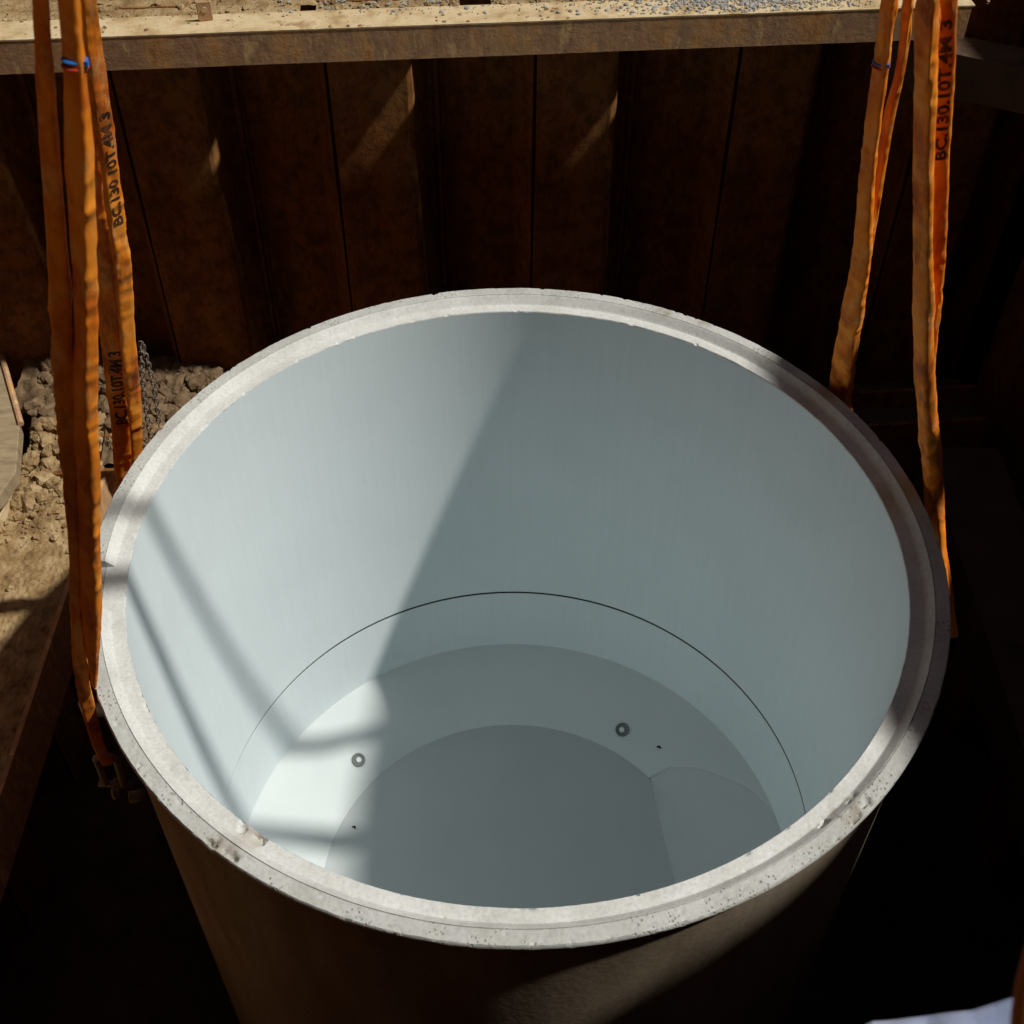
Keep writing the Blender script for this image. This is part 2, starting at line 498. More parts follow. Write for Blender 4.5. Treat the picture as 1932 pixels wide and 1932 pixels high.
for px, py in ((676, 1434), (1174, 1377)):
    # find the point on the benching cone
    z = -2.28
    for _ in range(8):
        P = on_z(px, py, z); z = cone_z(math.hypot(P.x, P.y))
    rr = math.hypot(P.x, P.y); nrm = Vector((-P.x / rr * slope, -P.y / rr * slope, 1)).normalized()
    t1 = nrm.orthogonal().normalized(); t2 = nrm.cross(t1)
    mb = MB(); prof = [(.035, .001), (.033, .005), (.029, .005), (.027, -.001), (.016, -.004), (.013, -.001)]
    VV = []; FF = []
    for i in range(24):
        a = 2 * math.pi * i / 24
        for r, h in prof: VV.append(P + ring_off + t1 * r * math.cos(a) + t2 * r * math.sin(a) + nrm * (h + .004))
    for i in range(24):
        j = (i + 1) % 24
        for k in range(5): FF.append((i * 6 + k, i * 6 + k + 1, j * 6 + k + 1, j * 6 + k))
    mb.add(VV, FF); sk = mb.build('lifting_socket', SOCKET, ring, True)
    mb = MB(); mb.tube([P + ring_off + nrm * .001, P + ring_off + nrm * .009], .013, 16); mb.build('socket_core', PLUG, sk)
for px, py, rr_ in ((1243, 1410, .008), (668, 1561, .007)):
    z = -2.28
    for _ in range(8):
        P = on_z(px, py, z); r_ = math.hypot(P.x, P.y); z = cone_z(r_) if r_ > RB else bowl_z(r_)
    mb = MB(); mb.tube([P + ring_off + Vector((-.01, .0, .003)), P + ring_off + Vector((.004, .003, .004)), P + ring_off + Vector((.006, -.008, .003))], rr_ * .6, 6)
    mb.build('cast_pit', INK, ring)

# ================================================================== sheet pile walls
YA, YB = 1.96, .096                    # front of the upper beam: Y = YA + YB*X
WANG = math.atan(YB)
WM = Matrix.Translation((0, YA, 0)) @ Matrix.Rotation(WANG, 4, 'Z')
OC, OT = .235, .44                      # crest and trough behind the beam front
PER = .87


def pile_mesh(zt, zb):
    # one sheet pile: half trough, web, crest, web, half trough, with thickness and an interlock bead
    pts = [(-.205, OT), (-.205 + .115, OT), (-.02, OC + .01), (0, OC), (.32, OC), (.34, OC + .01), (.41, OT), (PER - .205 - .0005, OT)]
    th = .012
    mb = MB(); n = len(pts); V = []
    back = [(x, y + th) for x, y in pts]
    nz = 24
    for k in range(nz + 1):
        z = zb + (zt - zb) * k / nz
        for x, y in pts: V.append((x, y + .004 * noise.noise(Vector((x * 3, z * 2, zt))), z))
        for x, y in back: V.append((x, y, z))
    F = []
    for k in range(nz):
        a = k * 2 * n; b = a + 2 * n
        for i in range(n - 1):
            F.append((a + i, a + i + 1, b + i + 1, b + i)); F.append((a + n + i, b + n + i, b + n + i + 1, a + n + i + 1))
        F.append((a, b, b + n, a + n)); F.append((a + n - 1, a + 2 * n - 1, b + 2 * n - 1, b + n - 1))
    t = nz * 2 * n
    for i in range(n - 1): F.append((t + i, t + i + 1, t + n + i + 1, t + n + i))
    mb.add(V, F); return mb


ORD = ['leftmost', 'second', 'third', 'fourth', 'fifth', 'sixth', 'seventh', 'eighth']


def piles(mtx, k0, k1, zt, zb, group, labels):
    first = None
    for i, k in enumerate(range(k0, k1)):
        o = thing('sheet_pile', labels[i], 'sheet pile', group=group)
        o.matrix_world = mtx @ Matrix.Translation((.10 + PER * k, 0, zb))
        if first is None:
            first = [pile_mesh(zt - zb, 0).build('pile_profile', PILE, o)]
            b = MB()
            for dy in (0,):
                b.tube([Vector((.445, OT - .012, z)) for z in np.linspace(0, zt - zb, 12)], [.014 + .003 * math.sin(z * 7) for z in range(12)], 8)
            b.tube([Vector((.47, OT - .006, z)) for z in np.linspace(0, zt - zb, 4)], .010, 6)
            first.append(b.build('interlock', PILE, o, True))
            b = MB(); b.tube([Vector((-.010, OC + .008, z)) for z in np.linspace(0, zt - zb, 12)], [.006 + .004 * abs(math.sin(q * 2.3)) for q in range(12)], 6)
            first.append(b.build('painted_shade_line', SHADE_WINDOW_DARK, o, True))  # dark strip along the crest edge, a line of shade put into colour
        else:
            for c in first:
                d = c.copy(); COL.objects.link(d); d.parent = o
    return


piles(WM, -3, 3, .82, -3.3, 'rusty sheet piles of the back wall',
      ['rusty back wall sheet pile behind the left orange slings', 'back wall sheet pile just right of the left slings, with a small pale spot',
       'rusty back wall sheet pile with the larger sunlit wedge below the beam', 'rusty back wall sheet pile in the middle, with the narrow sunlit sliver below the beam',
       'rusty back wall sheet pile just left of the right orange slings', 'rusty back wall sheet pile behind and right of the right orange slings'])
XL, XR = -2.42, 2.50
LM = Matrix.Translation((XL + .2, 0, 0)) @ Matrix.Rotation(math.pi / 2, 4, 'Z')
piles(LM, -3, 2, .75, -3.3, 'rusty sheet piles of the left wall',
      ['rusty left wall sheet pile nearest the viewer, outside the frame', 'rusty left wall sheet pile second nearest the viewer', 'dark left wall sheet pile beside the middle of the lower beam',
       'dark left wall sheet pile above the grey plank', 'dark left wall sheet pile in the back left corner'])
RM = Matrix.Translation((XR - .2, 0, 0)) @ Matrix.Rotation(-math.pi / 2, 4, 'Z')
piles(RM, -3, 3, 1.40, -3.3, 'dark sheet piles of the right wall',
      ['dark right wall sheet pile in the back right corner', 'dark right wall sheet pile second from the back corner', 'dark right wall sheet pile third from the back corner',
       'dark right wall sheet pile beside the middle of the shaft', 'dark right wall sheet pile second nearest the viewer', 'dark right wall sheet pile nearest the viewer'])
fw_ = thing('sheet_pile_wall', 'rusty front sheet pile wall below the viewer, outside the frame', 'sheet pile wall')
b = MB(); pts = []
x = -2.7
while x < 2.9:
    pts += [(x, -2.05), (x + .35, -2.05), (x + .43, -2.25), (x + .8, -2.25), (x + .87, -2.05)]; x += .87
V = [(a, c, z) for z in (-3.3, .9) for a, c in pts]; n = len(pts)
b.add(V, [(i, i + n, i + n + 1, i + 1) for i in range(n - 1)]); b.build('pile_profile', PILE, fw_)

# ================================================================== upper beam with its dusty top
ZT, ZU = .82, .685
beam = thing('waler_beam', 'upper rusty steel beam running across the back wall with a dusty top', 'steel beam')
beam.matrix_world = WM @ Matrix.Translation((0, 0, ZU))


def rough_box(a, b, nx, ny, nz, amp, sc=18):
    import bmesh
    mb = MB()
    def face(fn, nu, nv):
        V = []; F = []
        for i in range(nu + 1):
            for j in range(nv + 1):
                V.append(fn(i / nu, j / nv))
        for i in range(nu):
            for j in range(nv): k = i * (nv + 1) + j; F.append((k, k + nv + 1, k + nv + 2, k + 1))
        mb.add(V, F)
    L = lambda p, q, t: p + (q - p) * t
    face(lambda u, v: (L(a[0], b[0], u), a[1], L(a[2], b[2], v)), nx, nz)
    face(lambda u, v: (L(b[0], a[0], u), b[1], L(a[2], b[2], v)), nx, nz)
    face(lambda u, v: (L(a[0], b[0], u), L(a[1], b[1], v), b[2]), nx, ny)
    face(lambda u, v: (L(b[0], a[0], u), L(a[1], b[1], v), a[2]), nx, ny)
    face(lambda u, v: (a[0], L(b[1], a[1], u), L(a[2], b[2], v)), ny, nz)
    face(lambda u, v: (b[0], L(a[1], b[1], u), L(a[2], b[2], v)), ny, nz)
    for i, v in enumerate(mb.V):
        d = noise.noise_vector(v * sc) * amp * .5 + noise.noise_vector(v * 2.1) * amp * 1.2
        mb.V[i] = v + d
    return mb


rough_box((-2.35, 0, 0), (1.80, .155, ZT - ZU - .006), 420, 16, 14, .0012).build('web_face', BEAM, beam)
rough_box((-2.36, -.0012, ZT - ZU - .006), (1.81, .158, ZT - ZU), 420, 16, 2, .0010).build('top_flange', DUST, beam)
P = WM.inverted() @ on_z(389, 40, ZT)
b = MB(); lm = Matrix.Translation((P.x, P.y + .0, ZT - ZU)) @ Matrix.Rotation(math.radians(8), 4, 'Z')
b.box((-.028, 0, 0), (.028, .008, .075), lm)
lug = bevel(b.build('lug_plate', BEAM, beam), .003)
b = MB(); b.tube([lm @ Vector((0, -.003, .045)), lm @ Vector((0, .004, .045))], .011, 14); b.build('lug_hole', DUST, lug)

# ground strip behind the beam, with the two slots that let the sun through
def ground_piece(x0, x1, o0, o1, z):
    nx = max(1, int((x1 - x0) / .02)); ny = max(1, int((o1 - o0) / .02)); V = []; F = []
    for i in range(nx + 1):
        for j in range(ny + 1):
            p = Vector((x0 + (x1 - x0) * i / nx, o0 + (o1 - o0) * j / ny, 0))
            h = 0 if o0 > .6 and False else (.010 * noise.noise(p * 9) + .006 * noise.noise(p * 30) + .004 * noise.noise(p * 80))
            h *= min(1, max(0, (p.y - .17) / .05))
            h += .10 * sm(.20, .7, p.y) * (1 if p.x < .2 else .4)
            V.append(WM @ Vector((p.x, p.y, z + h)))
    for i in range(nx):
        for j in range(ny): k = i * (ny + 1) + j; F.append((k, k + ny + 1, k + ny + 2, k + 1))
    return V, F


slots = []
for pa, pb in (((566, 18), (596, 18)), ((868, 10), (928, 10)), ((1338, -6), (1366, -6))):
    A = WM.inverted() @ on_z(*pa, ZT); B = WM.inverted() @ on_z(*pb, ZT); slots.append((A.x, B.x))
soil = MB(); soil.add(*ground_piece(-3.2, 3.0, .222, .2495, ZT - .0045)); xs = [-3.2] + [v for s in slots for v in s] + [3.0]
for i in range(0, len(xs), 2):
    soil.add(*ground_piece(xs[i], xs[i + 1], .16, .222, ZT - .004))
soil.add(*ground_piece(-3.2, 3.0, .2495, 1.4, ZT - .004))
tag(soil.build('soil_ground', SOIL, None, True), kind='structure')
b = MB()
b.add([(-40, 3.0, .80), (40, 3.0, .80), (40, 60, .8), (-40, 60, .8)], [(0, 1, 2, 3)])
b.add([(-40, -60, .70), (XL - .3, -60, .70), (XL - .3, 3.0, .70), (-40, 3.0, .70)], [(0, 1, 2, 3)])
b.add([(XR + .3, -60, 1.25), (40, -60, 1.25), (40, 3.0, 1.25), (XR + .3, 3.0, 1.25)], [(0, 1, 2, 3)])
b.add([(XL - .3, -60, .85), (XR + .3, -60, .85), (XR + .3, -2.3, .85), (XL - .3, -2.3, .85)], [(0, 1, 2, 3)])
tag(b.build('ground', SOIL), kind='structure')
b = MB(); nx = 90; V = []
for i in range(nx + 1):
    for j in range(nx + 1):
        x = -2.9 + 5.8 * i / nx; y = -2.6 + 5.4 * j / nx
        V.append((x, y, -3.12 + .05 * noise.noise(Vector((x * 2, y * 2, 0))) + .02 * noise.noise(Vector((x * 9, y * 9, 0)))))
b.add(V, [(i * (nx + 1) + j, (i + 1) * (nx + 1) + j, (i + 1) * (nx + 1) + j + 1, i * (nx + 1) + j + 1) for i in range(nx) for j in range(nx)])
tag(b.build('pit_floor', DARKSOIL_SHADE, None, True), kind='structure')


BLOCKER_BROWN = mat_noise('dark_blocker_brown', [(.3, (.06, .04, .03)), (.7, (.12, .08, .055))], 6, .9, .4, .01)
def blocker(label, a, b_, rows, wins):  # unseen blocks added around the pit to cut down the sky light
    o = thing('blocker', label, 'blocker', (a[0], a[1], .8))
    base = Vector(o.location); mb = MB(); mb.box(Vector(a) - base, Vector(b_) - base); mb.build('wall', BLOCKER_BROWN, o)
    mb = MB(); mb.box(Vector((a[0] - .15, a[1] - .15, b_[2] + .003)) - base, Vector((b_[0] + .15, b_[1] + .15, b_[2] + .2)) - base); mb.build('roof', BLOCKER_BROWN, o)
    for p, q in wins:
        mb = MB(); mb.box(Vector(p) - base, Vector(q) - base); mb.build('window', SHADE_WINDOW_DARK, o)
blocker('tall brown unseen building beyond the back of the pit, outside the frame', (-14, 8, .8), (14, 14, 22), 1,
         [((x, 7.96, z), (x + 1.1, 7.997, z + 1.4)) for x in (-9, -5, -1, 3, 7) for z in (3, 6.5, 10)])
blocker('tall brown unseen building left of the pit, outside the frame', (-13, -12, .7), (-6.5, 5.5, 20), 1,
         [((-6.497, y, z), (-6.46, y + 1.1, z + 1.4)) for y in (-9, -5, -1, 3) for z in (3, 6.5, 10)])
blocker('tall brown unseen building behind the viewer, outside the frame', (-5, -16, .85), (14, -8.5, 20), 1,
         [((x, -8.497, z), (x + 1.1, -8.46, z + 1.4)) for x in (-4, 0, 4, 8) for z in (3, 6.5, 10)])


blocker('brown unseen building beyond the right side of the pit, outside the frame', (15, -8, 1.25), (22, 7, 15.5), 1,
         [((14.96, y, z), (14.997, y + 1.1, z + 1.4)) for y in (-6, -2, 2) for z in (3, 6.5, 10)])


# rocks and clods ---------------------------------------------------
import bmesh
_bm = bmesh.new(); bmesh.ops.create_icosphere(_bm, subdivisions=2, radius=1)
ICO_V = [v.co.copy() for v in _bm.verts]; ICO_F = [tuple(v.index for v in f.verts) for f in _bm.faces]; _bm.free()
_bm = bmesh.new(); bmesh.ops.create_icosphere(_bm, subdivisions=1, radius=1)
ICO1_V = [v.co.copy() for v in _bm.verts]; ICO1_F = [tuple(v.index for v in f.verts) for f in _bm.faces]; _bm.free()


def clod(mb, P, r, flatn=.6, low=False):
    s = Vector((random.uniform(0, 90), random.uniform(0, 90), random.uniform(0, 90)))
    rot = Matrix.Rotation(random.uniform(0, 6.3), 3, 'Z') @ Matrix.Rotation(random.uniform(-.5, .5), 3, 'X')
    sx, sy = random.uniform(.75, 1.3), random.uniform(.7, 1.2)
    VV, FF = (ICO1_V, ICO1_F) if low else (ICO_V, ICO_F)
    out = []
    for v in VV:
        q = v * (1 + .45 * noise.noise(v * 1.3 + s) + .3 * noise.noise(v * 3.1 + s))
        q = rot @ Vector((q.x * sx, q.y * sy, q.z * flatn))
        out.append(P + q * r)
    mb.add(out, FF)


def size(a, b): return a * (b / a) ** (random.random() ** 2.2)

mb = MB()
for i in range(1500):
    x = random.uniform(-2.3, 2.2); o = abs(random.gauss(0, .16)) 
    o = .17 - random.random() ** 2.4 * .165 if random.random() < .35 else .16 + random.random() * .5
    skip = any(a - .01 < x < c + .01 for a, c in slots) and .15 < o < .26
    if skip: continue
    r = size(.0018, .011) if o < .16 else size(.003, .02)
    hz = ZT + (.10 * sm(.20, .7, o) * (1 if x < .2 else .4) if o > .16 else 0)
    clod(mb, WM @ Vector((x, o, hz)), r, .6, r < .007)
tag(mb.build('soil_crumbs', SOIL), 'loose sandy crumbs strewn over the top of the upper beam', 'soil crumbs', kind='stuff')
mb = MB()
for i in range(1900):
    P = on_z(random.gauss(1400, 105) if i % 3 else random.uniform(500, 1650), random.uniform(-25, 34) * random.random() ** .5, ZT)
    q = WM.inverted() @ P
    if q.y < .01 or q.y > .5: continue
    if any(a - .01 < q.x < c + .01 for a, c in slots) and .15 < q.y < .26: continue
    clod(mb, P + Vector((0, 0, .002 + .02 * sm(.2, .7, q.y))), size(.003, .011), .7, True)
tag(mb.build('gravel_patch', GRAVEL), 'grey gravel spilled on the right part of the upper beam top', 'gravel', kind='stuff')

# ================================================================== lower frame: flanged beams filled with soil
ZL = -1.08
low = thing('waler_beam', 'lower left steel beam with raised edges, filled with sandy soil', 'steel beam', (0, 0, 0))
X0, X1 = -2.31, -1.93
b = rough_box((X0, -1.9, ZL - .30), (X1, 1.46, ZL - .04), 6, 80, 8, .001); b.build('web', BEAM, low)
b = rough_box((X0 - .012, -1.9, ZL - .30), (X0 + .010, 1.46, ZL + .035), 3, 80, 6, .0015); b.build('flange', DUST, low)
b = rough_box((X1 - .002, -1.9, ZL - .30), (X1 + .018, 1.40, ZL - .012), 3, 80, 6, .0015); b.build('flange', BEAM, low)
lowb = thing('waler_beam', 'lower back steel beam behind the shaft, its left end buried in clods', 'steel beam', (0, 0, 0))
lowb.matrix_world = Matrix.Translation((0, 1.55, 0)) @ Matrix.Rotation(WANG, 4, 'Z')
rough_box((-2.15, 0.02, ZL - .32), (2.3, .38, ZL - .03), 120, 8, 8, .001).build('web', DARKSOIL_SHADE, lowb)  # steel toned dark to paint in the shade behind the shaft
rough_box((-2.15, 0, ZL - .32), (2.3, .02, ZL + .03), 160, 2, 8, .0015).build('flange', PILE, lowb)
rough_box((-1.95, .19, ZL - .06), (2.3, .21, ZL + .075), 160, 2, 6, .0015).build('flange', PILE, lowb)
lowr = thing('waler_beam', 'lower right steel beam in deep shade beside the shaft', 'steel beam', (0, 0, 0))
rough_box((1.95, -1.9, ZL - .30), (2.30, 1.6, ZL), 6, 60, 8, .001).build('web', DARKSOIL_SHADE, lowr)  # deep shade put into the colour of the steel

# soil on the left beam and heaped into the back left corner
def heap_h(x, y):
    h = ZL - .02
    c = sm(1.15, 2.05, y) * (.13 + .09 * sm(-1.6, -2.3, x))
    c += .05 * math.exp(-((y - 1.15) ** 2) / .02) * sm(-2.25, -2.1, x)
    h += c * sm(-1.2, -1.55, x)
    h += (.01 + .03 * sm(1, 1.3, y)) * noise.noise(Vector((x * 6, y * 6, 0))) + (.006 + .022 * sm(1, 1.3, y)) * noise.noise(Vector((x * 20, y * 20, 4))) + .008 * noise.noise(Vector((x * 55, y * 55, 4)))
    if x > -1.93 and y < 1.5: h = ZL - .5
    return h
V = []; nx, ny = 60, 480; F = []
for i in range(nx + 1):
    for j in range(ny + 1):
        x = -2.296 + .364 * i / nx; y = -1.9 + 3.56 * j / ny
        V.append((x, y, heap_h(x, y)))
for i in range(nx):
    for j in range(ny): k = i * (ny + 1) + j; F.append((k, k + ny + 1, k + ny + 2, k + 1))
tag(build('soil_heap', V, F, SOIL, None, True), kind='structure')
V = []; F = []; nb = 0; mx, my = 150, 60
for i in range(mx + 1):
    for j in range(my + 1):
        x = -2.4 + 1.6 * i / mx; y = 1.655 + .6 * j / my if x < -1.94 else 1.575 + YB * x + .68 * j / my
        V.append((x, y, heap_h(x, max(y, 1.5)) + .004))
for i in range(mx):
    for j in range(my): k = nb + i * (my + 1) + j; F.append((k, k + my + 1, k + my + 2, k + 1))
tag(build('rubble_bank', V, F, RUBBLE, None, True), kind='structure')  # darker tone painted on the back of the heap in place of shade
mb = MB(); mbr = MB()
for i in range(2600):
    x = random.uniform(-2.29, -1.3)
    y = random.uniform(.95, 2.0) if random.random() < .85 else random.uniform(-.2, 1.0)
    if x > -1.94 and y < 1.60 + YB * x: continue
    if y < 1.0 and random.random() < .5: continue
    r = size(.008, .050) if y > 1.15 else size(.004, .020)
    if i % 3 == 0: r *= .5
    clod(mbr if (y + .16 * noise.noise(Vector((x * 7, y * 7, 0))) > 1.63) else mb, Vector((x, y, heap_h(x, y) + r * .3)), r, .75, r < .012)  # clods further back take the darker tone in place of shade
tag(mb.build('soil_clods', SOIL), 'sandy sunlit clods of earth heaped on the lower left beam', 'soil clods', kind='stuff')
tag(mbr.build('earth_clods', RUBBLE), 'dark brown clods of earth banked up in the back left corner', 'earth clods', kind='stuff')
mb = MB()
for i in range(1600):
    P = on_z(random.uniform(255, 430), random.uniform(725, 850), ZL + .06)
    r = size(.007, .026); clod(mb, Vector((P.x, P.y, heap_h(P.x, max(1.6, P.y)) + r * .5)), r, .8)
tag(mb.build('stone_rubble', RUBBLE), 'grey stone rubble lying between the chain and the back wall', 'rubble', kind='stuff')

# steel corner angle of the tray and the plank at the left edge
pl = [on_z(*p, -.86) for p in ((-40, 560), (2, 690), (37, 800), (30, 890), (-2, 936), (-60, 985))]
V = [p.copy() for p in pl] + [p - Vector((0, 0, .07)) for p in pl]; n = len(pl)
F = [tuple(range(n))] + [tuple(range(n, 2 * n))[::-1]] + [(i, i + n, (i + 1) % n + n, (i + 1) % n) for i in range(n)]
plank = thing('timber_board', 'grey dusty board jutting in from the left edge above the soil', 'board')
bevel(build('board', V, F, BOARD, plank), .004)
b = MB(); e0, e1 = on_z(-30, 570, -.855), on_z(36, 800, -.855)
b.tube([e0 + Vector((.012, 0, 0)), e1 + Vector((.008, 0, 0))], .014, 8); b.build('edge_bar', BEAM, plank)

# corner strut at the top right, its shade put into the dark colour
st = thing('corner_strut', 'rusty diagonal corner strut at the top right beside the slings', 'strut')
A = Vector((1.55, 2.35, .52)); B = Vector((2.75, 1.35, .70)); d = (B - A)
mm = Matrix.Translation(A) @ d.to_track_quat('X', 'Z').to_matrix().to_4x4()
b = rough_box((0, -.09, -.09), (d.length, .09, .09), 80, 6, 6, .001)
b.V = [mm @ v for v in b.V]; b.build('strut_tube', DARKSOIL_SHADE, st)
b = MB(); b.box((.28, -.115, -.115), (.30, .115, .115), mm); bevel(b.build('end_plate', DARKSOIL_SHADE, st), .003)

# ================================================================== unseen frame added on the right edge, shaped to shade the right of the rim
tp = thing('shade_caster', 'unseen steel frame added on the right edge of the pit to shade the rim', 'shade caster', (2.9, 0, .9))
def slab(name, poly, x0=0, x1=.05):
    V = [(x, y, z - .9) for x in (x0, x1) for y, z in poly]; n = len(poly)
    F = [tuple(range(n)), tuple(range(n, 2 * n))[::-1]] + [(i, (i + 1) % n, (i + 1) % n + n, i + n) for i in range(n)]
    return build(name, V, F, PILE, tp)
slab('shade_plate', [(-2.8, .9), (-2.8, 3.3), (-1.40, 3.06), (-1.33, 2.92), (-1.25, 2.78), (-1.17, 2.65), (-1.08, 2.54), (-.97, 2.47), (-.86, 2.47), (-.80, 2.51), (-.80, .9)])
slab('shade_rail', [(-.797, 2.05), (-.797, 2.52), (-.08, 2.60), (.55, 2.67), (.83, 2.715), (.93, 2.58), (.93, 2.05)], .002, .052)
slab('shade_plate', [(.933, .9), (.933, 2.55), (1.25, 2.15), (2.8, 2.15), (2.8, .9)])

# ================================================================== slings
def spline(P, n):
    out = []; m = len(P)
    for i in range(m - 1):
        p0 = P[max(0, i - 1)]; p1 = P[i]; p2 = P[i + 1]; p3 = P[min(m - 1, i + 2)]
        for k in range(n):
            t = k / n
            out.append(tuple(.5 * ((2 * b) + (-a + c) * t + (2 * a - 5 * b + 4 * c - d) * t * t + (-a + 3 * b - 3 * c + d) * t ** 3) for a, b, c, d in zip(p0, p1, p2, p3)))
    out.append(tuple(P[-1])); return out


def sup(a, ex):
    c, s = math.cos(a), math.sin(a)
    return math.copysign(abs(c) ** (2 / ex), c), math.copysign(abs(s) ** (2 / ex), s)


def strand(parent, name, pts, plane, seed, ztop=4.2, flatn=.62, ex=3.0, twist=None, dz=0., wr=1.):
    """pts: (x, y, width, twist degrees) in picture units, lifted onto the sling's own leaning plane."""
    P = []
    for x, y, wd, tw, *dy in pts:
        q = on_z(x, y, dy[1]) if len(dy) > 1 else on_plane(x, y, plane[0] + dz + (dy[0] if dy else 0), plane[1]); dist = (q - CAM).dot(FW)
        P.append((q.x, q.y, q.z, wd / F_PX * dist, math.radians(tw)))
    a, b_ = Vector(P[0][:3]), Vector(P[1][:3]); dr = (a - b_).normalized()
    ext = []
    L = (ztop - a.z) / dr.z
    for s in (1., .66, .33): q = a + dr * L * s; ext.append((q.x, q.y, q.z, P[0][3], P[0][4]))
    path = spline(ext + P, 14)
    # resample finely
    pts3 = [Vector(p[:3]) for p in path]; cum = [0]
    for i in range(1, len(pts3)): cum.append(cum[-1] + (pts3[i] - pts3[i - 1]).length)
    tot = cum[-1]; N = int(tot / .011); res = []; j = 0
    for i in range(N + 1):
        s = tot * i / N
        while j < len(cum) - 2 and cum[j + 1] < s: j += 1
        f = (s - cum[j]) / max(1e-9, cum[j + 1] - cum[j]); res.append(tuple(p + (q - p) * f for p, q in zip(path[j], path[j + 1])))
    K = 28; V = []; F = []; frames = []
    for i, p in enumerate(res):
        c = Vector(p[:3]); a = Vector(res[max(0, i - 1)][:3]); b = Vector(res[min(N, i + 1)][:3]); t = (a - b).normalized()
        vd = (CAM - c); vd = Vector((vd.x, vd.y, 0)).normalized()
        side = vd.cross(t).normalized() * -1
        if side.x < 0: side = -side
        fr = side.cross(t); fr = fr if fr.dot(vd) > 0 else -fr
        wd = p[3]; tw = p[4]
        z = c.z * 1.0
        wv = 1 + .06 * noise.noise(Vector((seed, z * 5, 0))); fl = flatn * (1 + .25 * noise.noise(Vector((seed, z * 4, 7))))
        c = c + side * wd * .06 * noise.noise(Vector((seed, z * 4, 3)))
        endf = 1.
        frames.append((c, side, fr, wd, t))
        ct, st_ = math.cos(tw), math.sin(tw)
        # width seen by the camera stays wd whatever the twist
        half = wd / 2 * wv / max(.5, .5 * math.hypot(ct, fl * st_) + .5 * (abs(ct) + fl * abs(st_)))
        for k in range(K):
            an = 2 * math.pi * k / K
            x, y = sup(an, ex); x *= half; y *= half * fl
            fold = .13 * math.sin(3 * an + 5 * noise.noise(Vector((seed, z * 1.6, 1)))) * (.6 + noise.noise(Vector((seed, z * 2.5, 21)))) * (x * x + y * y) ** .5
            cr = wr * .24 * half * (.4 + 1.2 * max(0, noise.noise(Vector((seed, z * 2.2, 11)))) * 2) * (noise.noise(Vector((math.cos(an) * 1.3 + seed, math.sin(an) * 1.3, z * 16))) ** 1 + 1.1 * (.35 - abs(noise.noise(Vector((math.cos(an) * 2 + seed, math.sin(an) * 2, z * 30 + an * 1.5))))))
            r_ = math.hypot(x, y); g = 1 + (fold + cr) / max(.004, r_) * .8
            x *= g; y *= g
            X = x * ct - y * st_; Y = x * st_ + y * ct
            V.append(c + side * X + fr * Y)
    for i in range(N):
        for k in range(K): F.append((i * K + k, i * K + (k + 1) % K, (i + 1) * K + (k + 1) % K, (i + 1) * K + k))
    F.append(tuple(range(K))); F.append(tuple(N * K + k for k in range(K))[::-1])
    base = parent.location
    o = build(name, [v - base for v in V], F, ORANGE, parent, True)
    return o, frames, V, K


from mathutils.bvhtree import BVHTree
def text_on(strd, parent, body, px_top, px_bot, height_frac, aim, label):
    """ink lettering that runs up the strap, first letter lowest; wrapped on the strap surface"""
    o, frames, V, K = strd
    polys = [tuple(p.vertices) for p in o.data.polygons]
    bvh = BVHTree.FromPolygons(V, polys)
    def nearest(px, py):
        best = None
        for i, f in enumerate(frames):
            v = f[0] - CAM; wz = v.dot(FW); y = 966 - F_PX * v.dot(UP) / wz
            if best is None or abs(y - py) < best[0]: best = (abs(y - py), i)
        return best[1]
    i0, i1 = nearest(*px_bot), nearest(*px_top)
    cu = bpy.data.curves.new('txt', 'FONT'); cu.body = body; cu.resolution_u = 3; cu.offset = .03
    tmp = bpy.data.objects.new('txt', cu); COL.objects.link(tmp)
    dg = bpy.context.evaluated_depsgraph_get(); me = bpy.data.meshes.new_from_object(tmp.evaluated_get(dg))
    bpy.data.objects.remove(tmp)
    bm = bmesh.new(); bm.from_mesh(me)
    bmesh.ops.triangulate(bm, faces=bm.faces[:])
    bmesh.ops.subdivide_edges(bm, edges=[e for e in bm.edges if e.calc_length() > .12], cuts=2)
    bmesh.ops.triangulate(bm, faces=bm.faces[:])
    xs_ = [v.co.x for v in bm.verts]; ys_ = [v.co.y for v in bm.verts]
    xa, xb, ya, yb = min(xs_), max(xs_), min(ys_), max(ys_)
    out = []
    for v in bm.verts:
        u = (v.co.x - xa) / (xb - xa); vv = (v.co.y - ya) / (yb - ya) - .5
        fi = i0 + (i1 - i0) * u; a = int(fi); a = max(0, min(len(frames) - 2, a)); f = fi - a
        c = frames[a][0].lerp(frames[a + 1][0], f); side, fr, wd, t = frames[a][1], frames[a][2], frames[a][3], frames[a][4]
        dirn = (fr * math.cos(aim) + side * math.sin(aim)).normalized(); lat = (side * math.cos(aim) - fr * math.sin(aim)).normalized()
        org = c + lat * (-vv) * wd * height_frac + dirn * .3
        hit = bvh.ray_cast(org, -dirn, 1.0)
        q = hit[0] + dirn * .0016 if hit[0] is not None else c + lat * (-vv) * wd * height_frac + dirn * wd * .3
        out.append(q - parent.location)
    fc = [tuple(v.index for v in f.verts) for f in bm.faces]; bm.verts.ensure_lookup_table()
    bm.free()
    t = build('lettering', out, fc, PRINT, o); return t


def sling(label, plane, loc):
    return thing('lifting_sling', label, 'lifting sling', loc, group='orange round slings carrying the concrete shaft')


